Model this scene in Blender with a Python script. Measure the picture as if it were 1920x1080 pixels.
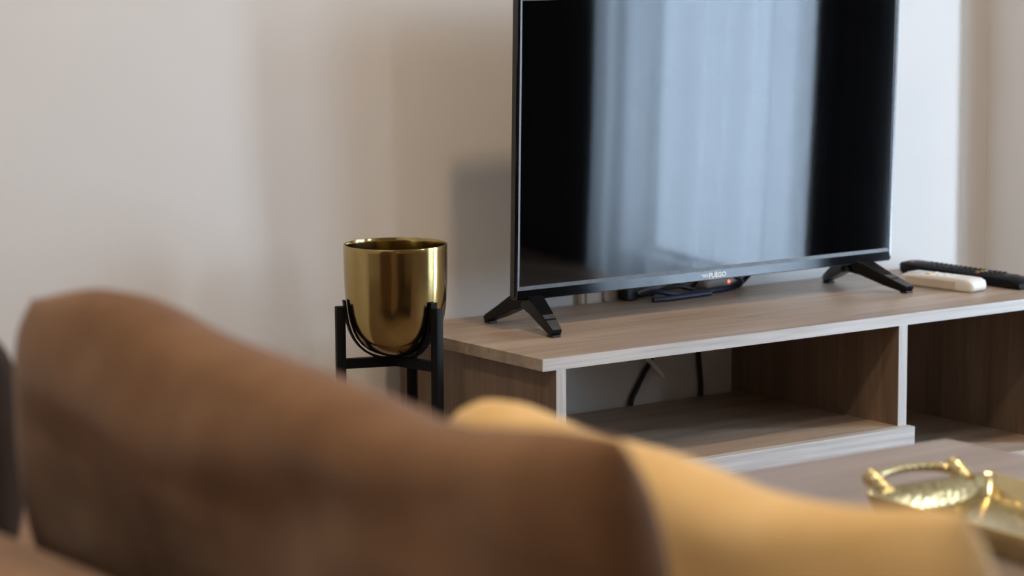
import bpy, bmesh, math, random
from mathutils import Vector, Matrix, noise

random.seed(7)
for o in list(bpy.data.objects):
    bpy.data.objects.remove(o, do_unlink=True)
S = bpy.context.scene
COL = S.collection
PI = math.pi

# ------------------------------------------------------------------ camera
FPX, YAW, PITCH, ROLL = 5251.3, 0.6189, 0.1414, -0.0064
CAM = Vector((-2.3488, -3.2225, 0.9274))
F = Vector((math.sin(YAW)*math.cos(PITCH), math.cos(YAW)*math.cos(PITCH), -math.sin(PITCH)))
r0 = Vector((math.cos(YAW), -math.sin(YAW), 0)); u0 = r0.cross(F)
Rr = math.cos(ROLL)*r0 + math.sin(ROLL)*u0
Uu = -math.sin(ROLL)*r0 + math.cos(ROLL)*u0
cam = bpy.data.cameras.new('camera'); co = bpy.data.objects.new('camera', cam); COL.objects.link(co)
co.matrix_world = Matrix(((Rr.x, Uu.x, -F.x, CAM.x), (Rr.y, Uu.y, -F.y, CAM.y), (Rr.z, Uu.z, -F.z, CAM.z), (0, 0, 0, 1)))
cam.sensor_width = 36.0; cam.lens = FPX/1920*36.0
cam.clip_start = 0.02
cam.dof.use_dof = True; cam.dof.focus_distance = 4.12; cam.dof.aperture_fstop = 4.6
S.camera = co

# ------------------------------------------------------------------ sky, daylight, exposure
W = bpy.data.worlds.new('world'); S.world = W; W.use_nodes = True
W.node_tree.nodes['Background'].inputs[0].default_value = (0.62, 0.78, 1.0, 1)
W.node_tree.nodes['Background'].inputs[1].default_value = 3.0

def area(name, loc, rot, sx, sy, power, color):
    l = bpy.data.lights.new(name, 'AREA'); l.shape = 'RECTANGLE'; l.size = sx; l.size_y = sy
    l.energy = power; l.color = color
    o = bpy.data.objects.new(name, l); COL.objects.link(o); o.location = loc; o.rotation_euler = rot
    return o
# daylight just outside the terrace door in the right wall
area('daylight', (2.14, -1.29, 0.64), (0, PI/2, 0), 1.52, 1.32, 255.0, (0.70, 0.84, 1.0))
# daylight outside the second window, further back in the same wall
area('daylight_rear', (2.14, -3.60, 1.45), (0, PI/2, 0), 1.10, 0.98, 36.0, (0.90, 0.95, 1.0))

S.view_settings.view_transform = 'Standard'; S.view_settings.look = 'None'
S.view_settings.exposure = 0.14; S.view_settings.gamma = 1.0; S.view_settings.use_curve_mapping = False

# ------------------------------------------------------------------ materials
def mat(name, color=(.5, .5, .5), rough=.5, metal=0.0, ior=1.5, spec=None):
    m = bpy.data.materials.new(name); m.use_nodes = True
    b = m.node_tree.nodes['Principled BSDF']
    b.inputs['Base Color'].default_value = (*color, 1); b.inputs['Roughness'].default_value = rough
    b.inputs['Metallic'].default_value = metal; b.inputs['IOR'].default_value = ior
    if spec is not None: b.inputs['Specular IOR Level'].default_value = spec
    return m
def nodes(m): return m.node_tree.nodes, m.node_tree.links, m.node_tree.nodes['Principled BSDF']
def srgb(r, g, b):
    f = lambda c: (c/255/12.92) if c <= 10 else ((c/255+.055)/1.055)**2.4
    return (f(r), f(g), f(b))

def noise_color(m, c1, c2, scale=(1, 1, 1), nscale=5.0, detail=4, lo=.35, hi=.65, bump=0.0, bdist=.002, rotz=0):
    N, L, b = nodes(m)
    tc = N.new('ShaderNodeTexCoord'); mp = N.new('ShaderNodeMapping'); mp.inputs['Scale'].default_value = scale
    mp.inputs['Rotation'].default_value = (0, 0, rotz)
    nz = N.new('ShaderNodeTexNoise'); nz.inputs['Scale'].default_value = nscale; nz.inputs['Detail'].default_value = detail
    rp = N.new('ShaderNodeValToRGB')
    rp.color_ramp.elements[0].position = lo; rp.color_ramp.elements[1].position = hi
    rp.color_ramp.elements[0].color = (*c1, 1); rp.color_ramp.elements[1].color = (*c2, 1)
    L.new(tc.outputs['Object'], mp.inputs['Vector']); L.new(mp.outputs['Vector'], nz.inputs['Vector'])
    L.new(nz.outputs['Fac'], rp.inputs['Fac']); L.new(rp.outputs['Color'], b.inputs['Base Color'])
    if bump:
        bp = N.new('ShaderNodeBump'); bp.inputs['Strength'].default_value = bump; bp.inputs['Distance'].default_value = bdist
        L.new(nz.outputs['Fac'], bp.inputs['Height']); L.new(bp.outputs['Normal'], b.inputs['Normal'])
    return m

def wood(name, c1, c2, knot, axis='x', rough=.5):
    """grain stretched along one axis, broad bands, fine pores, a few knots"""
    m = mat(name, c1, rough)
    N, L, b = nodes(m)
    tc = N.new('ShaderNodeTexCoord')
    def mp(s):
        k = N.new('ShaderNodeMapping'); k.inputs['Scale'].default_value = s
        L.new(tc.outputs['Object'], k.inputs['Vector']); return k.outputs['Vector']
    st = {'x': (1.1, 14, 14), 'z': (14, 14, 1.1), 'y': (14, 1.1, 14)}[axis]
    sf = {'x': (6, 150, 150), 'z': (150, 150, 6), 'y': (150, 6, 150)}[axis]
    sk = {'x': (2.6, 9, 9), 'z': (9, 9, 2.6), 'y': (9, 2.6, 9)}[axis]
    n1 = N.new('ShaderNodeTexNoise'); n1.inputs['Scale'].default_value = 1.6; n1.inputs['Detail'].default_value = 5
    n1.inputs['Distortion'].default_value = .6
    n2 = N.new('ShaderNodeTexNoise'); n2.inputs['Scale'].default_value = 1.0; n2.inputs['Detail'].default_value = 3
    vk = N.new('ShaderNodeTexVoronoi'); vk.inputs['Scale'].default_value = 1.0
    L.new(mp(st), n1.inputs['Vector']); L.new(mp(sf), n2.inputs['Vector']); L.new(mp(sk), vk.inputs['Vector'])
    r1 = N.new('ShaderNodeValToRGB'); r1.color_ramp.elements[0].position = .33; r1.color_ramp.elements[1].position = .68
    r1.color_ramp.elements[0].color = (*c1, 1); r1.color_ramp.elements[1].color = (*c2, 1)
    L.new(n1.outputs['Fac'], r1.inputs['Fac'])
    r2 = N.new('ShaderNodeValToRGB'); r2.color_ramp.elements[0].position = .3; r2.color_ramp.elements[1].position = .6
    r2.color_ramp.elements[0].color = (.78, .78, .78, 1); r2.color_ramp.elements[1].color = (1, 1, 1, 1)
    L.new(n2.outputs['Fac'], r2.inputs['Fac'])
    mx = N.new('ShaderNodeMix'); mx.data_type = 'RGBA'; mx.blend_type = 'MULTIPLY'; mx.inputs[0].default_value = 1
    L.new(r1.outputs['Color'], mx.inputs[6]); L.new(r2.outputs['Color'], mx.inputs[7])
    rk = N.new('ShaderNodeValToRGB'); rk.color_ramp.elements[0].position = .03; rk.color_ramp.elements[1].position = .13
    rk.color_ramp.elements[0].color = (1, 1, 1, 1); rk.color_ramp.elements[1].color = (0, 0, 0, 1)
    L.new(vk.outputs['Distance'], rk.inputs['Fac'])
    mk = N.new('ShaderNodeMix'); mk.data_type = 'RGBA'; mk.inputs[7].default_value = (*knot, 1)
    L.new(rk.outputs['Color'], mk.inputs[0]); L.new(mx.outputs[2], mk.inputs[6])
    L.new(mk.outputs[2], b.inputs['Base Color'])
    bp = N.new('ShaderNodeBump'); bp.inputs['Strength'].default_value = .15; bp.inputs['Distance'].default_value = .0006
    L.new(n2.outputs['Fac'], bp.inputs['Height']); L.new(bp.outputs['Normal'], b.inputs['Normal'])
    return m

M = {}
M['wall'] = noise_color(mat('wall_paint', rough=.85), (.725, .71, .685), (.735, .72, .695), nscale=3, bump=0)
M['wall_dark'] = noise_color(mat('taupe_wall_paint', rough=.9), (.27, .215, .175), (.30, .24, .195), nscale=4)
M['ceil'] = noise_color(mat('ceiling_paint', rough=.9), (.78, .77, .75), (.81, .80, .78), nscale=40)
M['floor'] = noise_color(mat('floor_laminate', rough=.5), (.15, .105, .075), (.21, .15, .11), scale=(1, 9, 1), nscale=3.0, detail=6)
M['skirt'] = noise_color(mat('skirting_paint', rough=.5), (.72, .70, .68), (.76, .74, .72), nscale=30)
M['oak_x'] = wood('oak_top', (.345, .258, .187), (.52, .41, .315), (.14, .08, .045), 'x', .42)
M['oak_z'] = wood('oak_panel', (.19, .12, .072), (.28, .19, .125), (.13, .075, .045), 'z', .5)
M['pale_x'] = wood('pale_edge', (.50, .465, .425), (.64, .60, .555), (.45, .42, .39), 'x', .5)
M['pale_z'] = wood('pale_edge_upright', (.50, .465, .425), (.64, .60, .555), (.45, .42, .39), 'z', .5)
M['table_oak'] = wood('table_oak', (.25, .20, .17), (.32, .262, .225), (.2, .15, .12), 'x', .38)
M['black_plastic'] = noise_color(mat('black_plastic', rough=.3, spec=.22), (.003, .003, .0035), (.005, .005, .0055), nscale=200)
M['foot_glint'] = noise_color(mat('foot_glint_grey', rough=.3), (.055, .058, .064), (.07, .073, .08), nscale=60)  # grey that paints the reflection on the glossy feet
M['screen'] = noise_color(mat('screen_glass', rough=.03, ior=1.74), (.0012, .0012, .0014), (.0016, .0016, .0018), nscale=10)
M['gloss_bezel'] = noise_color(mat('gloss_bezel', rough=.06, ior=1.6), (.0025, .0025, .003), (.0035, .0035, .004), nscale=50)
M['silver_trim'] = noise_color(mat('silver_trim', rough=.4, metal=0), (.055, .056, .058), (.075, .076, .078), nscale=80)
M['logo'] = noise_color(mat('logo_print', rough=.4), (.93, .94, .95), (.96, .97, .97), nscale=20)
M['brass'] = noise_color(mat('brass', rough=.15, metal=1), (.40, .29, .115), (.455, .335, .14), nscale=6)
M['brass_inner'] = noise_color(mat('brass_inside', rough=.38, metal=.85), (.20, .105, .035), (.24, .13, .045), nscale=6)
M['frame_black'] = noise_color(mat('black_steel', rough=.55, spec=.12), (.004, .004, .0045), (.006, .006, .006), nscale=120, bump=.05)
M['brown'] = noise_color(mat('brown_fabric', rough=.9, spec=.15), (.14, .069, .031), (.19, .098, .047), nscale=14, detail=8, bump=.25, bdist=.002)
M['shaded_brown'] = noise_color(mat('shaded_brown_fabric', rough=.9, spec=.15), (.034, .019, .011), (.046, .027, .017), nscale=14, detail=8, bump=.25, bdist=.002)  # brown darkened to paint the shade in the gap between cushions
M['mustard'] = noise_color(mat('mustard_fabric', rough=.85, spec=.2), (.66, .43, .175), (.74, .50, .225), nscale=12, detail=8, bump=.25, bdist=.002)
M['sofa'] = noise_color(mat('sofa_fabric', rough=.9, spec=.15), (.19, .108, .061), (.24, .145, .085), nscale=30, detail=8, bump=.25, bdist=.002)
for k in ('brown', 'mustard', 'sofa'):
    bb = M[k].node_tree.nodes['Principled BSDF']
    bb.inputs['Sheen Weight'].default_value = .12; bb.inputs['Sheen Roughness'].default_value = .5
M['dark_leg'] = noise_color(mat('dark_wood_leg', rough=.5), (.03, .02, .014), (.05, .033, .022), scale=(20, 20, 2), nscale=3)
M['white_plastic'] = noise_color(mat('white_plastic', rough=.35), (.78, .76, .70), (.82, .80, .745), nscale=20)
M['cream_plastic'] = noise_color(mat('cream_plastic', rough=.45), (.62, .53, .42), (.68, .58, .47), nscale=20)
M['yellow_button'] = noise_color(mat('yellow_button', rough=.4), (.72, .55, .20), (.78, .60, .24), nscale=20)
M['grey_button'] = noise_color(mat('grey_button', rough=.45), (.50, .50, .50), (.56, .56, .56), nscale=20)
M['remote_black'] = noise_color(mat('remote_black', rough=.45, spec=.15), (.004, .004, .005), (.006, .006, .007), nscale=60)
M['key_black'] = noise_color(mat('key_rubber', rough=.5, spec=.2), (.012, .012, .014), (.03, .03, .034), nscale=300)
M['key_red'] = noise_color(mat('key_red', rough=.5), (.42, .09, .06), (.5, .12, .08), nscale=50)
M['key_green'] = noise_color(mat('key_green', rough=.5), (.20, .30, .05), (.25, .36, .07), nscale=50)
M['key_yellow'] = noise_color(mat('key_yellow', rough=.5), (.50, .36, .06), (.58, .42, .08), nscale=50)
M['key_blue'] = noise_color(mat('key_blue', rough=.5), (.03, .05, .26), (.04, .07, .32), nscale=50)
M['cable_black'] = noise_color(mat('cable_black', rough=.5), (.008, .008, .009), (.012, .012, .013), nscale=60)
M['cable_blue'] = noise_color(mat('cable_navy', rough=.5), (.010, .016, .045), (.014, .022, .06), nscale=60)
M['cable_white'] = noise_color(mat('cable_white', rough=.5), (.80, .77, .70), (.85, .82, .75), nscale=60)
M['lamp_metal'] = noise_color(mat('lamp_metal', rough=.4), (.75, .75, .75), (.8, .8, .8), nscale=60)
M['charcoal'] = noise_color(mat('charcoal_added_drape', rough=.95, spec=.05), (.010, .010, .011), (.016, .016, .017), nscale=40)
M['rod'] = noise_color(mat('rod_metal', rough=.35, metal=.9), (.35, .34, .33), (.4, .39, .38), nscale=60)
M['window_frame'] = noise_color(mat('window_frame', rough=.4), (.72, .73, .74), (.77, .78, .79), nscale=60)

def emissive(name, color, strength):
    m = mat(name, color, .5); N, L, b = nodes(m)
    b.inputs['Emission Color'].default_value = (*color, 1); b.inputs['Emission Strength'].default_value = strength
    return m
M['led'] = emissive('red_led', (1.0, .12, .10), 3.0)
M['lamp_glow'] = emissive('lamp_diffuser', (1.0, .78, .52), 12.0)

def hammered():
    m = mat('hammered_gold', (.78, .64, .36), .22, 1.0)
    N, L, b = nodes(m)
    tc = N.new('ShaderNodeTexCoord'); v = N.new('ShaderNodeTexVoronoi'); v.inputs['Scale'].default_value = 120
    v.feature = 'SMOOTH_F1'
    n = N.new('ShaderNodeTexNoise'); n.inputs['Scale'].default_value = 25
    rp = N.new('ShaderNodeValToRGB'); rp.color_ramp.elements[0].color = (.66, .52, .25, 1); rp.color_ramp.elements[1].color = (.82, .70, .42, 1)
    L.new(tc.outputs['Object'], v.inputs['Vector']); L.new(tc.outputs['Object'], n.inputs['Vector'])
    L.new(n.outputs['Fac'], rp.inputs['Fac']); L.new(rp.outputs['Color'], b.inputs['Base Color'])
    bp = N.new('ShaderNodeBump'); bp.inputs['Strength'].default_value = .35; bp.inputs['Distance'].default_value = .0015
    L.new(v.outputs['Distance'], bp.inputs['Height']); L.new(bp.outputs['Normal'], b.inputs['Normal'])
    return m
M['gold'] = hammered()

def sheer():
    m = bpy.data.materials.new('sheer_blue_cloth'); m.use_nodes = True
    N, L = m.node_tree.nodes, m.node_tree.links
    N.remove(N['Principled BSDF']); out = N['Material Output']
    tr = N.new('ShaderNodeBsdfTransparent'); tl = N.new('ShaderNodeBsdfTranslucent'); df = N.new('ShaderNodeBsdfDiffuse')
    tc = N.new('ShaderNodeTexCoord'); wv = N.new('ShaderNodeTexNoise'); wv.inputs['Scale'].default_value = 260
    rp = N.new('ShaderNodeValToRGB'); rp.color_ramp.elements[0].color = (.225, .24, .25, 1); rp.color_ramp.elements[1].color = (.25, .265, .275, 1)
    L.new(tc.outputs['Object'], wv.inputs['Vector']); L.new(wv.outputs['Fac'], rp.inputs['Fac'])
    tr.inputs[0].default_value = (.31, .325, .335, 1)
    L.new(rp.outputs['Color'], tl.inputs['Color']); L.new(rp.outputs['Color'], df.inputs['Color'])
    m1 = N.new('ShaderNodeMixShader'); m1.inputs[0].default_value = .3
    m2 = N.new('ShaderNodeMixShader')
    lw = N.new('ShaderNodeLayerWeight'); lw.inputs['Blend'].default_value = .35
    mr = N.new('ShaderNodeMapRange'); mr.inputs['To Min'].default_value = .74; mr.inputs['To Max'].default_value = .90
    L.new(lw.outputs['Facing'], mr.inputs['Value']); L.new(mr.outputs['Result'], m2.inputs[0])
    L.new(tl.outputs[0], m1.inputs[1]); L.new(df.outputs[0], m1.inputs[2])
    L.new(tr.outputs[0], m2.inputs[1]); L.new(m1.outputs[0], m2.inputs[2]); L.new(m2.outputs[0], out.inputs['Surface'])
    return m
M['sheer'] = sheer()

def pane_glass():
    m = bpy.data.materials.new('window_glass'); m.use_nodes = True
    N, L = m.node_tree.nodes, m.node_tree.links
    N.remove(N['Principled BSDF']); out = N['Material Output']
    tr = N.new('ShaderNodeBsdfTransparent'); tr.inputs[0].default_value = (.96, .98, 1, 1)
    gl = N.new('ShaderNodeBsdfGlossy'); gl.inputs['Roughness'].default_value = .02
    mx = N.new('ShaderNodeMixShader'); mx.inputs[0].default_value = .06
    L.new(tr.outputs[0], mx.inputs[1]); L.new(gl.outputs[0], mx.inputs[2]); L.new(mx.outputs[0], out.inputs['Surface'])
    return m
M['glass'] = pane_glass()

# ------------------------------------------------------------------ helpers
BASE = {}
def thing(name, label, cat, loc=(0, 0, 0), group=None):
    o = bpy.data.objects.new(name, None); COL.objects.link(o); o.location = loc
    o.empty_display_size = .05
    o['label'] = label; o['category'] = cat
    if group: o['group'] = group
    BASE[o.name] = Vector(loc)
    return o
def link(name, bm, m, parent=None, loc=None, smooth=None, mats=None):
    """bm holds world coordinates; becomes one mesh object under parent"""
    base = BASE[parent.name] if parent else Vector(loc or (0, 0, 0))
    for v in bm.verts: v.co -= base
    bmesh.ops.recalc_face_normals(bm, faces=bm.faces)
    me = bpy.data.meshes.new(name)
    bm.to_mesh(me); bm.free()
    for k in (mats or [m]): me.materials.append(M[k])
    if smooth is not None:
        for q in me.polygons: q.use_smooth = True
        me.set_sharp_from_angle(angle=math.radians(smooth))
    o = bpy.data.objects.new(name, me); COL.objects.link(o)
    if parent: o.parent = parent; BASE[o.name] = base
    else: o.location = base; BASE[o.name] = base
    return o
def tag(o, label, cat, group=None):
    o['label'] = label; o['category'] = cat
    if group: o['group'] = group
    return o
def struct(o): o['kind'] = 'structure'; return o

def box(lo, hi, bevel=0.0, seg=2, bm=None):
    b = bmesh.new()
    bmesh.ops.create_cube(b, size=1)
    lo, hi = Vector(lo), Vector(hi)
    for v in b.verts:
        v.co = Vector([lo[i] + (v.co[i]+.5)*(hi[i]-lo[i]) for i in range(3)])
    if bevel:
        bmesh.ops.bevel(b, geom=list(b.edges), offset=bevel, segments=seg, affect='EDGES', profile=.5)
    if bm is not None:
        merge(bm, b); return bm
    return b
def merge(a, b):
    mp = {v: a.verts.new(v.co) for v in b.verts}
    for f in b.faces:
        try:
            nf = a.faces.new([mp[v] for v in f.verts]); nf.material_index = f.material_index
        except ValueError: pass
    b.free(); return a
def xform(bm, mtx):
    for v in bm.verts: v.co = mtx @ v.co
    return bm
def catmull(pts, n=8):
    P = [Vector(q) for q in pts]; P = [2*P[0]-P[1]] + P + [2*P[-1]-P[-2]]
    out = []
    for i in range(1, len(P)-2):
        a, b, c, d = P[i-1], P[i], P[i+1], P[i+2]
        for k in range(n):
            t = k/n
            out.append(.5*((2*b)+(c-a)*t+(2*a-5*b+4*c-d)*t*t+(3*b-a-3*c+d)*t**3))
    out.append(P[-2]); return out
def tube(pts, rad, seg=10, bm=None, caps=True):
    bm = bm or bmesh.new()
    P = [Vector(q) for q in pts]; n = len(P)
    up = Vector((0, 0, 1)); rings = []
    tan0 = (P[1]-P[0]).normalized()
    if abs(tan0.dot(up)) > .95: up = Vector((1, 0, 0))
    nrm = (up - tan0*up.dot(tan0)).normalized()
    for i in range(n):
        t = ((P[min(i+1, n-1)]-P[max(i-1, 0)])).normalized()
        nrm = (nrm - t*nrm.dot(t)).normalized(); bi = t.cross(nrm)
        r = rad[i] if isinstance(rad, (list, tuple)) else rad
        rings.append([bm.verts.new(P[i] + nrm*math.cos(2*PI*k/seg)*r + bi*math.sin(2*PI*k/seg)*r) for k in range(seg)])
    for i in range(n-1):
        for k in range(seg):
            bm.faces.new((rings[i][k], rings[i][(k+1) % seg], rings[i+1][(k+1) % seg], rings[i+1][k]))
    if caps:
        bm.faces.new(rings[0]); bm.faces.new(rings[-1])
    return bm
def lathe(profile, center, seg=64, bm=None):
    bm = bm or bmesh.new(); c = Vector(center); rings = []
    for r, z in profile:
        if r < 1e-6: rings.append([bm.verts.new(c+Vector((0, 0, z)))])
        else: rings.append([bm.verts.new(c+Vector((r*math.cos(2*PI*k/seg), r*math.sin(2*PI*k/seg), z))) for k in range(seg)])
    for a, b in zip(rings, rings[1:]):
        for k in range(seg):
            if len(a) == 1 and len(b) == 1: break
            if len(a) == 1: bm.faces.new((a[0], b[k], b[(k+1) % seg]))
            elif len(b) == 1: bm.faces.new((a[k], a[(k+1) % seg], b[0]))
            else: bm.faces.new((a[k], a[(k+1) % seg], b[(k+1) % seg], b[k]))
    return bm
def prism(poly, axis_vec, bevel=0.0):
    """poly: list of 3D points (planar), extruded by axis_vec"""
    bm = bmesh.new(); a = Vector(axis_vec)
    v0 = [bm.verts.new(Vector(q)) for q in poly]; v1 = [bm.verts.new(Vector(q)+a) for q in poly]
    bm.faces.new(v0); bm.faces.new(v1[::-1]); n = len(poly)
    for i in range(n): bm.faces.new((v0[i], v0[(i+1) % n], v1[(i+1) % n], v1[i]))
    bmesh.ops.recalc_face_normals(bm, faces=bm.faces)
    if bevel: bmesh.ops.bevel(bm, geom=list(bm.edges), offset=bevel, segments=2, affect='EDGES', profile=.5)
    return bm
def interp(tab, x):
    if x <= tab[0][0]: return tab[0][1]
    for (a, b), (c, d) in zip(tab, tab[1:]):
        if x <= c: return b+(d-b)*(x-a)/(c-a)
    return tab[-1][1]
def smooth_interp(tab, x, w):
    return sum(interp(tab, x+w*k/3) for k in range(-3, 4))/7

# ------------------------------------------------------------------ the room
WY, WX, HC = 0.4145, 1.95, 2.60
XL, YR = -3.3, -4.3
FZ = -.16                # floor level
TH = .15
struct(link('floor', box((XL-TH, YR-TH, FZ-.1), (WX+TH, WY+TH, FZ)), 'floor'))
struct(link('ceiling', box((XL-TH, YR-TH, HC), (WX+TH, WY+TH, HC+.1)), 'ceil'))
struct(link('wall_back', box((XL-TH, WY, FZ), (WX+TH, WY+TH, HC)), 'wall'))
struct(link('wall_left', box((XL-TH, YR, FZ), (XL, WY, HC)), 'wall'))
struct(link('wall_rear', box((XL-TH, YR-TH, FZ), (WX+TH, YR, HC)), 'wall_dark'))
OY0, OY1, OZ1 = -1.95, -0.675, 2.10           # terrace door opening
PY0, PY1, PZ0, PZ1 = -4.10, -3.10, .90, 2.00   # second window
b = box((WX, OY1, FZ), (WX+TH, WY, HC)); box((WX, YR, FZ), (WX+TH, PY0, HC), bm=b); box((WX, PY1, FZ), (WX+TH, OY0, HC), bm=b)
box((WX, PY0, FZ), (WX+TH, PY1, PZ0), bm=b); box((WX, PY0, PZ1), (WX+TH, PY1, HC), bm=b); box((WX, OY0, OZ1), (WX+TH, OY1, HC), bm=b)
struct(link('wall_right', b, 'wall'))
struct(link('wall_pier', box((1.303, .295, FZ), (1.50, WY, HC)), 'wall'))
struct(link('baseboard_back', box((XL, WY-.012, FZ), (1.30, WY, FZ+.07), .003), 'skirt'))
struct(link('baseboard_right', box((WX-.012, OY1+.02, FZ), (WX, WY-.001, FZ+.07), .003), 'skirt'))

# terrace door: frame, one sash with a glass pane, handle
wf = struct(link('window_1', merge(merge(merge(box((WX+.04, OY0, FZ), (WX+.10, OY0+.035, OZ1), .003), box((WX+.04, OY1-.035, FZ), (WX+.10, OY1, OZ1), .003)),
     box((WX+.04, OY0+.035, OZ1-.045), (WX+.10, OY1-.035, OZ1), .003)), box((WX+.04, OY0+.035, FZ), (WX+.10, OY1-.035, FZ+.05), .003)), 'window_frame'))
link('pane', box((WX+.066, OY0+.03, FZ+.045), (WX+.072, OY1-.03, OZ1-.04)), 'glass', wf)
hb = tube([(WX+.04, OY0+.02, 1.0), (WX+.0, OY0+.02, 1.0), (WX-.0, OY0+.02, 1.0), (WX-.004, OY0+.1, 1.0)], .008)
link('handle', hb, 'rod', wf, smooth=40)

w2 = struct(link('window_2', merge(merge(merge(box((WX+.04, PY0, PZ0), (WX+.10, PY0+.04, PZ1), .003), box((WX+.04, PY1-.04, PZ0), (WX+.10, PY1, PZ1), .003)),
     box((WX+.04, PY0+.04, PZ1-.045), (WX+.10, PY1-.04, PZ1), .003)), box((WX+.04, PY0+.04, PZ0), (WX+.10, PY1-.04, PZ0+.05), .003)), 'window_frame'))
link('pane', box((WX+.066, PY0+.035, PZ0+.045), (WX+.072, PY1-.035, PZ1-.04)), 'glass', w2)
link('sill', box((WX-.05, PY0-.03, PZ0-.03), (WX+.04, PY1+.03, PZ0), .004), 'skirt', w2)

# curtain and rod
rod = thing('curtain_rod', 'brushed metal curtain rod above the terrace door', 'curtain rod', (WX-.09, -1.30, 2.22))
link('pole', tube([(WX-.09, -2.36, 2.22), (WX-.09, -.42, 2.22)], .011, 14), 'rod', rod, smooth=40)
for y in (-2.37, -.41):
    q = lathe([(0, -.02), (.014, -.016), (.02, 0), (.014, .016), (0, .02)], (WX-.09, y, 2.22), 20)
    link('finial', q, 'rod', rod, smooth=60)
for y in (-2.32, -.46):
    link('bracket', box((WX-.095, y-.008, 2.2), (WX, y+.008, 2.215), .002), 'rod', rod)
def curtain(y0, y1, zb, zt, xc=WX-.085, amp=1.0, per=.19, n=220):
    bm = bmesh.new(); ny, nz = n, 30; g = []
    for i in range(ny+1):
        s = i/ny; y = y0+(y1-y0)*s; col = []
        for k in range(nz+1):
            t = k/nz; z = zb+(zt-zb)*t
            a = .020+.016*noise.noise(Vector((y*3.1, 1.7, z*.25)))
            ph = 2*PI*y/per + 1.6*noise.noise(Vector((y*2.2, 4.2, z*.3)))
            x = xc + amp*(a*math.sin(ph) + .006*math.sin(2.3*ph+1))
            dy = .012*noise.noise(Vector((9.1, y*1.3, z*1.6)))
            col.append(bm.verts.new((x, y+dy, z)))
        g.append(col)
    for i in range(ny):
        for k in range(nz): bm.faces.new((g[i][k], g[i+1][k], g[i+1][k+1], g[i][k+1]))
    return bm
tag(link('curtain', curtain(-1.90, -1.03, FZ+.012, 2.20), 'sheer', loc=(WX-.085, -1.43, FZ+.012), smooth=180),
    'pale blue sheer curtain hanging in folds across the terrace door', 'curtain')

rbn = thing('added_blind', 'added white roller blind, out of view, cutting daylight through the upper terrace door', 'blind', (WX+.02, -1.24, 1.40))  # unseen blind, added to hold back daylight from the upper door
link('cloth', box((WX+.018, OY0+.01, 1.40), (WX+.021, OY1-.01, 2.06)), 'ceil', rbn)
link('tube', tube([(WX+.02, OY0+.005, 2.07), (WX+.02, OY1-.005, 2.07)], .018, 16), 'lamp_metal', rbn, smooth=40)
link('bottom_bar', box((WX+.013, OY0+.01, 1.385), (WX+.026, OY1-.01, 1.405), .002), 'lamp_metal', rbn)

for y0, y1, where in ((-2.34, -1.86, 'rear'), (-1.13, -.846, 'near')):  # unseen dark cloth, added to keep the screen reflection dark at both ends
    q = curtain(y0, y1, FZ+.010, 2.17, WX-.026, .42, .075, 120)
    o = link('added_drape', q, 'charcoal', loc=(WX-.026, (y0+y1)/2, FZ+.010), smooth=180)
    sm = o.modifiers.new('thickness', 'SOLIDIFY'); sm.thickness = .0015
    tag(o, {'rear': 'wide charcoal cloth added beyond the sheer curtain to darken the screen reflection', 'near': 'narrow charcoal cloth added between the sheer curtain and bare glass to darken the screen reflection'}[where], 'added_drape')

# ceiling lamp
LX, LY = .06, -1.02
def ceiling_lamp(LX, LY, power, color, label):
    lamp = thing('ceiling_lamp', label, 'lamp', (LX, LY, HC-.02), 'ceiling lamps')
    link('trim_ring', lathe([(.14, .02), (.16, .02), (.16, .008), (.155, 0), (.14, 0), (.14, .02)], (LX, LY, HC-.02), 48), 'lamp_metal', lamp, smooth=40)
    link('diffuser', lathe([(0, .004), (.14, .004), (.14, .016), (0, .016)], (LX, LY, HC-.02), 48), 'lamp_glow', lamp, smooth=40)
    ll = bpy.data.lights.new('lamp_light', 'AREA'); ll.shape = 'DISK'; ll.size = .26; ll.energy = power; ll.color = color
    lo_ = bpy.data.objects.new('lamp_light', ll); COL.objects.link(lo_); lo_.parent = lamp; lo_.location = (0, 0, -.006)
ceiling_lamp(LX, LY, 18.5, (1.0, .70, .42), 'round ceiling lamp with warm glowing disc above the coffee table')
ceiling_lamp(-1.95, -1.75, 25, (1.0, .85, .68), 'unseen ceiling lamp with warm glowing disc, added as fill behind the sofa')  # fill lamp, added to brighten the camera side of the cushions

# ------------------------------------------------------------------ TV stand
TZ = .255                # top surface
T = .018
SD = .400                # depth
st = thing('tv_stand', 'low oak-look TV stand with pale edges and open compartments', 'tv stand', (.55, SD/2, FZ))
XE = 1.145
link('top', box((0, .0012, TZ-T), (XE, SD, TZ), .0006, 1), 'oak_x', st)
link('edge_band', box((0, 0, TZ-T), (XE, .0012, TZ)), 'pale_x', st)['label'] = 'whitewashed front edge of the top'
def upright(x0, x1, z0, nm):
    o = link(nm, box((x0, .0012, z0), (x1, WY-.002, TZ-T)), 'oak_z', st)
    link('edge_band', box((x0, 0, z0), (x1, .0012, TZ-T)), 'pale_z', o)
    return o
SH = .0755               # shelf surface
upright(.0244, .0418, FZ, 'side_panel')
upright(.701, .719, FZ, 'divider')
upright(1.08, 1.098, FZ, 'side_panel')
link('shelf', box((.0418, .001, SH-T), (.701, SD-.003, SH)), 'oak_x', st)
link('bottom_board', box((.719, 0, .0015-T), (1.08, SD-.003, .0015)), 'oak_x', st)
link('plinth', box((.719, .05, FZ), (1.08, .068, .0015-T)), 'oak_x', st)
link('base_board', box((.006, -.018, FZ), (.7215, 0, SH), .0008, 1), 'pale_x', st)['label'] = 'whitewashed front base board'

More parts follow.
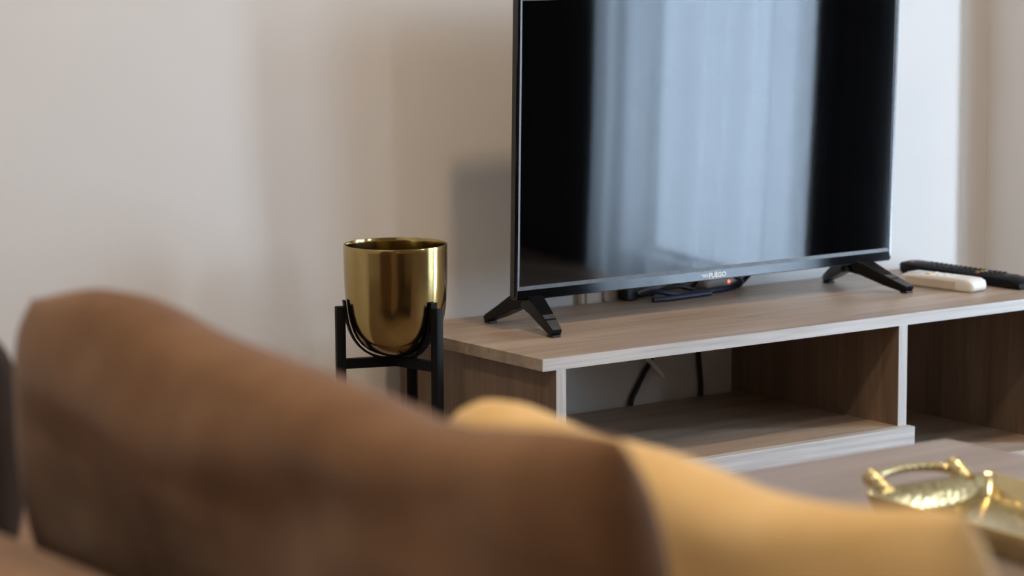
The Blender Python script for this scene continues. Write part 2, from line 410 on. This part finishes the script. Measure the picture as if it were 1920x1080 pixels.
# ------------------------------------------------------------------ television
TW, TT, TX0, TZ0, TY0 = .7839, .029, .1144, .3026, .2297
THH = .468
def tvm(x, y, z):
    """local TV coordinates: x right, y back, z up from the bottom front left corner"""
    return Vector((TX0+x, TY0 + y*math.cos(TT) - z*math.sin(TT), TZ0 + z*math.cos(TT) + y*math.sin(TT)))
TVM = Matrix.Translation((TX0, TY0, TZ0)) @ Matrix.Rotation(TT, 4, 'X')
tv = thing('television', 'black flat screen television reflecting a bright curtain on the TV stand', 'television', (TX0+TW/2, TY0+.02, TZ))
# frame ring (front bezel) with rounded outer corners
def rrect(x0, z0, x1, z1, r, y, n=6):
    out = []
    for cx, cz, a0 in ((x1-r, z1-r, 0), (x0+r, z1-r, PI/2), (x0+r, z0+r, PI), (x1-r, z0+r, 1.5*PI)):
        for k in range(n+1):
            a = a0+PI/2*k/n; out.append((cx+r*math.cos(a), y, cz+r*math.sin(a)))
    return out
def ring_loft(loops, close=False, capfirst=False, caplast=False):
    bm = bmesh.new(); R = [[bm.verts.new(q) for q in lp] for lp in loops]
    n = len(R[0]); seq = list(zip(R, R[1:])) + ([(R[-1], R[0])] if close else [])
    for a, b2 in seq:
        for k in range(n): bm.faces.new((a[k], a[(k+1) % n], b2[(k+1) % n], b2[k]))
    if capfirst: bm.faces.new(R[0])
    if caplast: bm.faces.new(R[-1][::-1])
    return bm
BZ, CH = .0055, .0155
ix0, ix1, iz0, iz1 = BZ, TW-BZ, CH, THH-BZ
bm = ring_loft([rrect(ix0, iz0, ix1, iz1, .0006, .0015), rrect(ix0, iz0, ix1, iz1, .0006, 0),
                rrect(.0012, .0012, TW-.0012, THH-.0012, .006, 0), rrect(0, 0, TW, THH, .007, .0012),
                rrect(0, 0, TW, THH, .007, .012), rrect(.002, .002, TW-.002, THH-.002, .006, .014),
                rrect(.05, .03, TW-.05, THH-.09, .02, .018), rrect(.07, .04, TW-.07, THH-.11, .02, .048)],
               caplast=True)
for v in bm.verts:                       # the chin leans out slightly at its lower edge
    if v.co.z < .012 and v.co.y < .002 and .004 < v.co.x < TW-.004: v.co.y -= .0011
link('casing', xform(bm, TVM), 'gloss_bezel', tv, smooth=30)
bm = ring_loft([rrect(ix0, iz0, ix1, iz1, .0006, .0014), rrect(ix0, iz0, ix1, iz1, .0006, .0002),
                rrect(ix0+.0042, iz0+.006, ix1-.0042, iz1-.0042, .0004, .0010), rrect(ix0+.0042, iz0+.006, ix1-.0042, iz1-.0042, .0004, .0018)], close=True)
link('inner_trim', xform(bm, TVM), 'silver_trim', tv)['label'] = 'thin grey trim around the screen'
bm = box((ix0+.0035, .0012, iz0+.0055), (ix1-.0035, .0060, iz1-.0035))
link('screen', xform(bm, TVM), 'screen', tv)['label'] = 'glossy dark screen with curtain reflection'
# logo lettering on the chin
tx = bpy.data.curves.new('logo_text', 'FONT'); tx.body = 'FUEGO'; tx.size = .0108; tx.offset = .00030; tx.extrude = .0002
tx.align_x = 'CENTER'; tx.space_character = 1.02
to = bpy.data.objects.new('logo_text', tx); COL.objects.link(to)
bpy.context.view_layer.update()
dg = bpy.context.evaluated_depsgraph_get()
me = bpy.data.meshes.new_from_object(to.evaluated_get(dg))
bpy.data.objects.remove(to, do_unlink=True)
bm = bmesh.new(); bm.from_mesh(me)
LXc = TW*.512
lm = TVM @ Matrix.Translation((LXc, -.0012, .0042)) @ Matrix.Rotation(PI/2, 4, 'X')
xform(bm, lm)
for k, (dz, ln) in enumerate(((.0066, .013), (.0048, .011), (.0030, .0085))):
    q = xform(box((LXc-.0205-ln, -.0014, .0040+dz-.0011), (LXc-.0185, -.0009, .0040+dz-.0003)), TVM); merge(bm, q)
link('logo', bm, 'logo', tv)['label'] = 'white FUEGO lettering with speed lines'
# V-shaped feet
def foot(xa, front_tip, back_tip):
    """xa = x of the apex under the TV; tips = (x, y) on the stand"""
    yc = TY0+.018
    def leg(tipy, tipx, front):
        d = -1 if front else 1
        bm = bmesh.new()
        # cross sections from the root (inside the TV bottom) to the tip, each = (center x, y, z, halfwidth, half thickness)
        secs = [(xa, yc - .004*d, TZ+.047, .0145, .0135), (xa+(tipx-xa)*.3, yc+(tipy-yc)*.28, TZ+.0385, .014, .0115),
                (xa+(tipx-xa)*.65, yc+(tipy-yc)*.68, TZ+.0200, .0122, .0084), (xa+(tipx-xa)*.93, yc+(tipy-yc)*.94, TZ+.0090, .0105, .0062), (tipx, tipy, TZ+.0065, .0092, .0050)]
        dirv = Vector((0, tipy-yc, -.045)).normalized(); nv = Vector((0, .045*d, abs(tipy-yc))).normalized()
        R = []
        for cx, cy, cz, hw, ht in secs:
            c = Vector((cx, cy, cz)); X = Vector((1, 0, 0)); e = .0016
            pts = [(-hw+e, -ht), (hw-e, -ht), (hw, -ht+e), (hw, ht-e), (hw-e, ht), (-hw+e, ht), (-hw, ht-e), (-hw, -ht+e)]
            R.append([bm.verts.new(c + X*a + nv*q) for a, q in pts])
        for a, c2 in zip(R, R[1:]):
            for k in range(8): bm.faces.new((a[k], a[(k+1) % 8], c2[(k+1) % 8], c2[k]))
        bm.faces.new(R[0]); bm.faces.new(R[-1])
        mn = min(v.co.z for v in bm.verts)
        for v in bm.verts:
            if v.co.z < TZ+.003: v.co.z = TZ+.003
        if front:
            glints.append([[c + Vector((a, 0, 0)) + nv*(q+.0003) for a in (-hw+.0018, hw-.0018) for q in (ht,)] for c, hw, ht in ((Vector(secs[2][:3]).lerp(Vector(secs[1][:3]), .12), .0124, .0086), (Vector(secs[3][:3]), .0105, .0062), (Vector(secs[4][:3]), .0092, .0050))])
        return bm
    glints = []
    f = link('foot', merge(leg(front_tip[1], front_tip[0], True), leg(back_tip[1], back_tip[0], False)), 'black_plastic', tv, smooth=40)
    pb = bmesh.new()
    a0, a1, a2 = glints[0]
    def strip(t0, t1):
        qq = []
        for t in (t0, t1):
            u, v = (a0, a1) if t <= .5 else (a1, a2)
            k = t*2 if t <= .5 else t*2-1
            qq.append([u[i].lerp(v[i], k) for i in (0, 1)])
        lift = Vector((0, -.0002, .0004))
        lo = [qq[0][0], qq[0][1], qq[1][1], qq[1][0]]
        vs = [pb.verts.new(p) for p in lo]; vt = [pb.verts.new(p+lift) for p in lo]
        pb.faces.new(vt); pb.faces.new(vs[::-1])
        for i in range(4): pb.faces.new((vs[i], vs[(i+1) % 4], vt[(i+1) % 4], vt[i]))
    strip(0, .16); strip(.22, .5); strip(.5, .92)
    link('tip_glint', pb, 'foot_glint', f)['label'] = 'grey strips painted as a glint on the leg end'  # strips stand in for gloss on the black leg ends
    for (xx, yy), dd in ((front_tip, .006), (back_tip, -.006)):
        yy += dd
        link('rubber_pad', box((xx-.0075, yy-.008, TZ), (xx+.0075, yy+.008, TZ+.0035), .0008), 'cable_black', f)
foot(.156, (.135, .150), (.141, .337))
foot(.822, (.879, .166), (.858, .348))

# ------------------------------------------------------------------ things behind and below the TV
# wall socket with plug
so = thing('wall_socket', 'cream double wall socket low on the wall behind the television', 'socket', (.41, WY, TZ+.02))
link('plate', box((.373, WY-.009, TZ-.028), (.452, WY, TZ+.040), .003), 'cream_plastic', so)
link('rocker', box((.383, WY-.012, TZ-.012), (.408, WY-.008, TZ+.026), .002), 'cream_plastic', so)
link('outlet', lathe([(0, 0), (.015, 0), (.016, .003), (.018, .003), (.018, -.001)], (0, 0, 0), 24) if False else tube([(.432, WY-.013, TZ+.008), (.432, WY-.008, TZ+.008)], .013, 20), 'cream_plastic', so, smooth=40)
pl = thing('power_plug', 'black power plug beside the navy cable bundle behind the television', 'plug', (.462, .395, TZ))
link('body', box((.448, .378, TZ+.0005), (.472, .405, TZ+.022), .003), 'cable_black', pl)
link('pin', tube([(.455, .403, TZ+.011), (.455, .4105, TZ+.011)], .002, 8), 'rod', pl)
link('pin', tube([(.466, .403, TZ+.011), (.466, .4105, TZ+.011)], .002, 8), 'rod', pl)
# navy/black bundle lying on the stand behind the TV
def cable(name, pts, r, m, label, group=None, n=10):
    P = catmull(pts, n); c = Vector(pts[0])
    return tag(link(name, tube(P, r, 8), m, loc=c, smooth=60), label, 'cable', group)
cable('power_cable', [(.472, 0.3710, TZ+.0100), (.490, 0.3570, TZ+.0150), (.515, 0.3510, TZ+.0110), (.545, 0.3570, TZ+.0056), (.585, 0.3650, TZ+.0048), (.625, 0.3660, TZ+.0048), (.650, 0.3610, TZ+.0060), (.664, 0.3490, TZ+.0130), (.655, 0.3360, TZ+.024), (.63, 0.3310, TZ+.036)], .0044, 'cable_blue', 'navy blue cable lying in a loop behind the television')
cable('coaxial_cable', [(.480, 0.3910, TZ+.0050), (.505, 0.3890, TZ+.0065), (.530, 0.3830, TZ+.0130), (.555, 0.3790, TZ+.0160), (.580, 0.3790, TZ+.0110), (.600, 0.3770, TZ+.0046), (.625, 0.3780, TZ+.0042), (.650, 0.3775, TZ+.0042), (.672, 0.3750, TZ+.0060), (.685, 0.3690, TZ+.0150)], .0038, 'cable_black', 'black cable looping beside the navy cable behind the television')
cable('aerial_cable', [(.484, 0.4030, TZ+.0130), (.515, 0.4020, TZ+.0200), (.545, 0.4010, TZ+.0230), (.570, 0.3995, TZ+.0160), (.588, 0.3980, TZ+.0080), (.5985, 0.3910, TZ+.0130), (.604, 0.3760, TZ+.030), (.604, 0.3310, TZ+.055), (.604, 0.3010, TZ+.070)], .0035, 'cable_black', 'black cable arching upwards behind the television')
cable('network_cable', [(.474, 0.3430, TZ+.0046), (.500, 0.3400, TZ+.0046), (.530, 0.3410, TZ+.0046), (.565, 0.3450, TZ+.0048), (.600, 0.3480, TZ+.0046)], .0045, 'cable_blue', 'short navy cable lying flat on the stand behind the television')
cable('signal_lead', [(.694, 0.3910, TZ+.003), (.703, 0.3880, TZ+.010), (.712, 0.3760, TZ+.026), (.722, 0.3510, TZ+.05), (.722, 0.3110, TZ+.075)], .0045, 'cable_black', 'black lead slanting from the television down to the stand top')
ad = thing('set_top_adapter', 'small white adapter with a red light behind the television', 'adapter', (.652, 0.3885, TZ+.0065))
mt = Matrix.Translation((.652, 0.3885, TZ+.0165)) @ Matrix.Rotation(math.radians(4), 4, 'Z')
link('body', xform(box((-.042, -.014, -.010), (.042, .012, .010), .008, 4), mt), 'white_plastic', ad, smooth=50)
link('led', xform(lathe([(0, 0), (.0028, 0), (.0022, .0012), (0, .0016)], (0, 0, 0), 12), mt @ Matrix.Translation((.010, -.0138, -.001)) @ Matrix.Rotation(PI/2, 4, 'X')), 'led', ad)
link('cap', xform(box((.026, -.0145, -.0095), (.0425, .0125, .0095), .007, 3), mt), 'grey_button', ad, smooth=50)
# cables hanging behind the open compartment
cable('hanging_cable', [(.523, .4072, TZ+.004), (.523, .4075, TZ-.05), (.522, .4075, TZ-.105), (.506, .4075, TZ-.130), (.490, .4072, TZ-.155), (.479, .4072, TZ-.175), (.474, .4072, TZ-.21)], .0042, 'cable_black', 'black cable hanging crookedly behind the compartment, next to the white lead')
cable('hanging_cable', [(.62, .4072, TZ+.004), (.622, .4075, TZ-.06), (.623, .4075, TZ-.10), (.627, .4075, TZ-.14), (.629, .4072, TZ-.165), (.6275, .4072, TZ-.21)], .0042, 'cable_black', 'black cable hanging straight down behind the compartment, beside the dark divider')
wl_ = thing('white_lead', 'short white lead with a blunt tip hanging behind the compartment', 'cable', (.507, .40, TZ-.10))
link('wire', tube(catmull([(.485, .405, TZ-.06), (.497, .398, TZ-.093), (.512, .394, TZ-.111), (.522, .392, TZ-.123)], 6), .0042, 8), 'cable_white', wl_, smooth=60)
link('tip', tube([(.520, .3922, TZ-.121), (.529, .3905, TZ-.131), (.5335, .39, TZ-.1365)], [.0052, .0052, .004], 10), 'cable_white', wl_, smooth=60)

# ------------------------------------------------------------------ remotes
rb = thing('tv_remote', 'long black television remote with many keys on the stand', 'remote', (1.062, .215, TZ))
A0, A1 = Vector((1.0575, .362)), Vector((1.066, .075))
ang = math.atan2((A1-A0).y, (A1-A0).x) + PI/2           # local -y runs along the remote
RM = Matrix.Translation((A0.x, A0.y, TZ)) @ Matrix.Rotation(ang, 4, 'Z')
RL = (A1-A0).length; RW = .0235
secs = [(0, .55, .005, .0145), (.003, .8, .002, .0185), (.01, .95, .0, .0205), (.03, 1, .0, .0205), (.09, .98, .001, .0195), (.20, .98, .001, .019), (RL-.05, 1, 0, .019), (RL-.02, 1, 0, .018), (RL-.004, .97, .0, .013), (RL, .93, .002, .0105)]
bm = bmesh.new(); R = []
for y, ws, zb, zt in secs:
    hw = RW*ws; e = .003
    R.append([bm.verts.new(Vector((a, -y, c))) for a, c in ((-hw+e+.002, zb), (hw-e-.002, zb), (hw-.001, zb+e), (hw, zt-e), (hw-e, zt), (0, zt+.0012), (-hw+e, zt), (-hw, zt-e), (-hw+.001, zb+e))])
for a, c in zip(R, R[1:]):
    for k in range(9): bm.faces.new((a[k], a[(k+1) % 9], c[(k+1) % 9], c[k]))
bm.faces.new(R[0]); bm.faces.new(R[-1])
link('body', xform(bm, RM), 'remote_black', rb, smooth=45)
ky = bmesh.new(); box((-.0035, -.0025, 0), (.0035, .0025, .0028), .0008, 1, bm=ky)
key_mesh = {}
def key(cx, cy, kind, sx=1, sy=1):
    q = xform(box((-.0036*sx, -.0026*sy, -.001), (.0036*sx, .0026*sy, .0026), .0009, 1), RM @ Matrix.Translation((cx, -cy, .0192)))
    link('key', q, kind, rb)
key(-.012, .027, 'key_red', 1.1, 1.2); key(.012, .027, 'key_black', 1, 1)
rows = [.048+.0115*i for i in range(16)]
for i, y in enumerate(rows):
    for j, x in enumerate((-.0155, -.0052, .0052, .0155)):
        if i in (5, 6, 7) and j in (1, 2):
            if j == 1 and i == 6: key(0, y, 'key_black', 2.3, 2.6)
            continue
        kind = 'key_black'
        if i == 12: kind = ('key_red', 'key_green', 'key_yellow', 'key_blue')[j]
        key(x, y, kind)
ky.free()
link('label_plate', xform(box((-.017, -.252, .018), (.017, -.242, .0199), .0006, 1), RM), 'key_black', rb)

rw = thing('air_conditioner_remote', 'short white air conditioner remote in front of the black remote', 'remote', (.967, .172, TZ))
B0, B1 = Vector((.962, .262)), Vector((.9785, .100))
ang = math.atan2((B1-B0).y, (B1-B0).x) + PI/2
WM = Matrix.Translation((B0.x, B0.y, TZ)) @ Matrix.Rotation(ang, 4, 'Z')
WL = (B1-B0).length; WH = .0235
secs = [(0, .55, .006, .012), (.004, .8, .003, .0165), (.014, .95, .001, .020), (.035, 1, 0, .0215), (.08, 1, 0, .022), (WL-.04, 1, 0, .0225), (WL-.014, .98, 0, .0222), (WL-.005, .9, .001, .0195), (WL-.001, .75, .004, .015), (WL, .6, .006, .012)]
bm = bmesh.new(); R = []
for y, ws, zb, zt in secs:
    hw = WH*ws; e = .0055
    e2 = min(e, (zt-zb)*.4)
    prof = []
    for cx, cz, a0 in ((hw-e2, zt-e2, 0), (-hw+e2, zt-e2, PI/2), (-hw+e2, zb+e2, PI), (hw-e2, zb+e2, 1.5*PI)):
        for k in range(5):
            a = a0+PI/2*k/4; prof.append((cx+e2*math.cos(a), cz+e2*math.sin(a)))
    R.append([bm.verts.new(Vector((a, -y, c))) for a, c in prof])
n = len(R[0])
for a, c in zip(R, R[1:]):
    for k in range(n): bm.faces.new((a[k], a[(k+1) % n], c[(k+1) % n], c[k]))
bm.faces.new(R[0]); bm.faces.new(R[-1])
link('body', xform(bm, WM), 'white_plastic', rw, smooth=50)
link('side_panel', xform(box((-WH-.0004, -WL+.034, .0035), (-WH+.003, -.02, .0165), .0004, 1), WM), 'cream_plastic', rw)['label'] = 'beige side strip'
link('display', xform(box((-.016, -.045, .0215), (.016, -.016, .0222), .0005, 1), WM), 'grey_button', rw)
link('button', xform(box((-.014, -.064, .0215), (-.003, -.054, .0236), .001, 2), WM), 'yellow_button', rw)['label'] = 'yellow button'
for cx, cy in ((.010, .059), (-.009, .082), (.009, .082), (-.009, .098), (.009, .098)):
    link('button', xform(box((cx-.005, -cy-.003, .0215), (cx+.005, -cy+.003, .0232), .001, 2), WM), 'white_plastic', rw)

# ------------------------------------------------------------------ brass pot and its stand
PX, PY, PZ = -.121, .200, .4135       # rim centre
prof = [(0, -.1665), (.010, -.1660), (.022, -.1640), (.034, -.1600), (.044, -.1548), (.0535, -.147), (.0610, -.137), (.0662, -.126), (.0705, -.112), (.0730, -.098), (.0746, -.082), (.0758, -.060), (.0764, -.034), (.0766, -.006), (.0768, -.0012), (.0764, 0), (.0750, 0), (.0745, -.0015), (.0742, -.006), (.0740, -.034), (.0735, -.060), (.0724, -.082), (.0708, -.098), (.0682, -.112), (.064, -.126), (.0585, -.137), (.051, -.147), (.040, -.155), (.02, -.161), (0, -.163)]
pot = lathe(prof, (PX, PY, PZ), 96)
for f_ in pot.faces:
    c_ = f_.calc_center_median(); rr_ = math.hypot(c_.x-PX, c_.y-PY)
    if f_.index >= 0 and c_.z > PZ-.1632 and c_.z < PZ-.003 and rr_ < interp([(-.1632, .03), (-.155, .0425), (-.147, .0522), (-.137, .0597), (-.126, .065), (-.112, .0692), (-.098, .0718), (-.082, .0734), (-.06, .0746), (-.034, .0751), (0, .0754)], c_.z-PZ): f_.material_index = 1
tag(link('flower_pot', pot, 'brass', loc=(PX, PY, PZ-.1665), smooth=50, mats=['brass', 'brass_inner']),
    'shiny empty brass flower pot held in a black metal stand', 'flower pot')
ps = thing('plant_stand', 'black three-legged metal plant stand holding the brass pot', 'plant stand', (PX, PY, FZ))
rh = Vector((math.cos(YAW), -math.sin(YAW), 0)); th = Vector((-math.sin(YAW), -math.cos(YAW), 0))
ZS = PZ-.1670            # top of the spokes
RHO, HWp = .0845, .0068
for k, phi in enumerate((163.4, 43.4, -76.6)):
    a = math.radians(phi); d = rh*math.cos(a) + th*math.sin(a); s = Vector((-d.y, d.x, 0)); c = Vector((PX, PY, 0))
    MX = Matrix(((d.x, s.x, 0, PX), (d.y, s.y, 0, PY), (0, 0, 1, 0), (0, 0, 0, 1)))
    # square tube post
    lg = link('leg', xform(box((RHO-HWp, -HWp, FZ), (RHO+HWp, HWp, .3245), .0012, 2), MX), 'frame_black', ps, smooth=40)
    link('foot_cap', xform(box((RHO-HWp-.0006, -HWp-.0006, FZ), (RHO+HWp+.0006, HWp+.0006, FZ+.008), .001, 1), MX), 'cable_black', lg)
    link('spoke', xform(box((.0, -.0062, ZS-.0145), (RHO-HWp+.0005, .0062, ZS), .0008, 1), MX), 'frame_black', ps)
    # flat strip curving down along the bowl
    pts = []
    for r, z in [(.0764, -.080), (.0752, -.092), (.0722, -.112), (.068, -.126), (.0628, -.137), (.0553, -.1475), (.0462, -.1558), (.036, -.1616), (.024, -.1658), (.010, -.1672)]:
        pts.append((r, PZ+z))
    bm = bmesh.new(); R = []
    for i, (r, z) in enumerate(pts):
        p0, p1 = pts[max(i-1, 0)], pts[min(i+1, len(pts)-1)]
        t = Vector((p1[0]-p0[0], p1[1]-p0[1])).normalized(); nn = Vector((-t.y, t.x))
        if nn.x < 0 and i < 3: nn = -nn
        if nn.y > 0 and i >= 3: nn = -nn
        R.append([bm.verts.new(MX @ Vector((r+nn.x*o, w_, z+nn.y*o))) for o, w_ in ((.0004, -.0062), (.0004, .0062), (.0034, .0062), (.0034, -.0062))])
    for q0, q1 in zip(R, R[1:]):
        for j in range(4): bm.faces.new((q0[j], q0[(j+1) % 4], q1[(j+1) % 4], q1[j]))
    bm.faces.new(R[0]); bm.faces.new(R[-1])
    link('cradle_arm', bm, 'frame_black', ps, smooth=35)

# ------------------------------------------------------------------ coffee table and tray
CX1, CY1, CZ = -.057, -.883, .285
ct = thing('coffee_table', 'low oak-look coffee table carrying the gold tray', 'coffee table', (-.35, -1.36, FZ))
link('top', box((-.64, -1.86, CZ-.022), (CX1, CY1, CZ), .001, 1), 'table_oak', ct)
for x0 in (-.60, CX1-.058):
    link('end_panel', box((x0, -1.82, FZ), (x0+.018, CY1-.04, CZ-.022)), 'oak_z', ct)
link('lower_shelf', box((-.582, -1.80, .0), (CX1-.058, CY1-.06, .018)), 'oak_x', ct)

TRZ = CZ
trm = Matrix.Translation((-.340, -1.1445, TRZ)) @ Matrix.Rotation(math.radians(-4.0), 4, 'Z')   # middle of the far rim; local -y runs along the tray
tr = thing('serving_tray', 'hammered gold serving tray with arched handles on the coffee table', 'tray', (-.333, -1.30, TRZ))
TLN, TWD, THT = .33, .172, .029
def rr(x0, y0, x1, y1, r, z, n=6):
    out = []
    for cx, cy, a0 in ((x1-r, y1-r, 0), (x0+r, y1-r, PI/2), (x0+r, y0+r, PI), (x1-r, y0+r, 1.5*PI)):
        for k in range(n+1):
            a = a0+PI/2*k/n; out.append((cx+r*math.cos(a), cy+r*math.sin(a), z))
    return out
h = TWD/2
loops = [rr(-h+.012, -TLN+.012, h-.012, -.012, .010, .0), rr(-h+.009, -TLN+.009, h-.009, -.009, .011, .002), rr(-h-.001, -TLN-.001, h+.001, .001, .014, THT-.002), rr(-h-.002, -TLN-.002, h+.002, .002, .015, THT),
         rr(-h, -TLN, h, 0, .013, THT+.001), rr(-h+.003, -TLN+.003, h-.003, -.003, .011, THT-.001), rr(-h+.011, -TLN+.011, h-.011, -.011, .009, .005), rr(-h+.014, -TLN+.014, h-.014, -.014, .008, .0035)]
bm = ring_loft(loops, capfirst=True, caplast=True)
link('tray_body', xform(bm, trm), 'gold', tr, smooth=40)
def handle(end):
    sg = 1 if end == 0 else -1; y0 = 0 if end == 0 else -TLN
    pts = [(sx*x, y0+sg*yy, THT+zz) for sx, x, yy, zz in ((-1, .053, .020, .0030), (-1, .044, .027, .0050), (-1, .032, .032, .0068), (-1, .016, .035, .0080), (1, 0, .036, .0085), (1, .016, .035, .0080), (1, .032, .032, .0068), (1, .044, .027, .0050), (1, .053, .020, .0030))]
    P = catmull(pts, 6); R = [.0052+.0006*math.sin(i*1.9) for i in range(len(P))]
    o = link('handle', xform(tube(P, R, 10), trm), 'gold', tr, smooth=60)
    for s in (-1, 1):
        # flattened lug that joins the bar to the rim
        poly = tube(catmull([(s*.0545, y0-sg*.004, THT-.004), (s*.0548, y0+sg*.006, THT+.0005), (s*.0550, y0+sg*.016, THT+.0045), (s*.0552, y0+sg*.024, THT+.0070), (s*.0552, y0+sg*.029, THT+.0080)], 4), [.0072]*4+[.0085]*4+[.0098]*4+[.0105, .0103, .0095, .0080]+[.004], 12)
        link('lug', xform(poly, trm), 'gold', o, smooth=60)
handle(0); handle(1)

# ------------------------------------------------------------------ sofa and cushions
sf = thing('sofa', 'brown fabric sofa with a low back standing behind the cushions', 'sofa', (-1.15, -2.0, FZ))
SY0, SY1 = -3.25, -0.45
link('base', box((-1.60, SY0, -.05), (-.72, SY1, .19), .015, 3), 'sofa', sf, smooth=40)
for ya, yb in ((SY0+.20, -2.085), (-2.08, -1.155), (-1.15, SY1)):
    link('seat_cushion', box((-1.46, ya, .19), (-.70, yb, .335), .035, 4), 'sofa', sf, smooth=60)
link('backrest', box((-1.63, SY0, -.04), (-1.468, SY1+.0, .455), .012, 4), 'sofa', sf, smooth=60)
link('arm', box((-1.63, SY0, .19), (-.72, SY0+.195, .50), .03, 5), 'sofa', sf, smooth=60)
for x in (-1.55, -.78):
    for y in (SY0+.06, SY1-.06):
        link('leg', lathe([(0, 0), (.018, 0), (.026, .112), (0, .112)], (x, y, FZ), 16), 'dark_leg', sf, smooth=40)

def cushion(name, m, label, xc, ztab, left, right, zb, tneg, tpos, lean=0.0, seed=0, wr=.006):
    """cushion standing along Y; ztab: (s, z) top outline, left/right: (v, Y) end outlines"""
    ns, nv = 90, 56; bm = bmesh.new(); rows = {}
    Y0, Y1 = left[-1][1], right[-1][1]
    def P(i, j, side):
        s = i/ns; v = j/nv
        a = abs(2*s-1); c = abs(2*v-1)
        zt = smooth_interp(ztab, s, .03)
        y = interp(left, v)*(1-s) + interp(right, v)*s
        z = zb + (zt-zb)*v
        c2 = abs(2*v**1.7-1) if side < 0 else c
        tk = (tneg if side < 0 else tpos)*max(0, 1-a**5)**.5*max(0, 1-c2**3.2)**.55
        w = noise.noise(Vector((y*9+seed, z*9, side*3.0)))*wr + noise.noise(Vector((y*4+seed, z*14, side*5.0)))*wr
        edge = min(1, 6*min(s, 1-s, v, 1-v))
        x = xc + side*(tk + w*edge) + lean*(v-.5)
        return (x, y, z)
    fr = {}
    for side in (-1, 1):
        for i in range(ns+1):
            for j in range(nv+1):
                if i in (0, ns) or j in (0, nv):
                    if (i, j, 0) not in fr: fr[(i, j, 0)] = bm.verts.new(P(i, j, 0))
                    fr[(i, j, side)] = fr[(i, j, 0)]
                else: fr[(i, j, side)] = bm.verts.new(P(i, j, side))
        for i in range(ns):
            for j in range(nv):
                q = (fr[(i, j, side)], fr[(i+1, j, side)], fr[(i+1, j+1, side)], fr[(i, j+1, side)])
                bm.faces.new(q if side > 0 else q[::-1])
    ym = (Y0+Y1)/2
    return tag(link(name, bm, m, loc=(xc, ym, zb), smooth=180), label, 'cushion')
# brown back cushion: top outline from the far corner (left in the picture) to the near corner
YA, YB = -1.192, -1.975
tab = [(-1.192, .602), (-1.24, .613), (-1.296, .624), (-1.34, .628), (-1.39, .624), (-1.447, .614), (-1.508, .609), (-1.582, .605), (-1.637, .602), (-1.69, .598), (-1.741, .592), (-1.777, .590), (-1.813, .593), (-1.87, .602), (-1.923, .608), (-1.964, .611)]
zt = [((y-YA)/(YB-YA), z) for y, z in tab]
cushion('back_cushion', 'brown', 'large brown back cushion with a slumped top resting on the sofa', -1.355, zt,
        [(0, -1.130), (.4, -1.140), (.7, -1.156), (.9, -1.170), (1, -1.182)], [(0, -1.972), (.5, -1.968), (.85, -1.962), (1, -1.955)], .336, .050, .080, lean=-.03, seed=3, wr=.010)
cushion('back_cushion', 'shaded_brown', 'back cushion, its brown darkened as shade, at the left picture edge, behind the slumped one', -1.395, [(0, .575), (.5, .57), (1, .575)],
        [(0, -.50), (1, -.53)], [(0, -1.118), (.8, -1.116), (1, -1.122)], .336, .05, .09, seed=5)
YA, YB = -1.42, -2.012
tab = [(-1.416, .516), (-1.431, .526), (-1.461, .536), (-1.489, .537), (-1.524, .533), (-1.558, .528), (-1.677, .527), (-1.717, .524), (-1.775, .517), (-1.83, .517), (-1.883, .521), (-1.933, .528), (-1.981, .537), (-2.005, .537)]
zt = [((y-YA)/(YB-YA), z) for y, z in tab]
cushion('throw_pillow', 'mustard', 'mustard yellow throw pillow propped in front of the brown cushion', -1.12, zt,
        [(0, -1.40), (.5, -1.395), (.9, -1.412), (1, -1.425)], [(0, -2.02), (.5, -2.015), (.85, -1.995), (1, -1.985)], .336, .04, .07, seed=11)
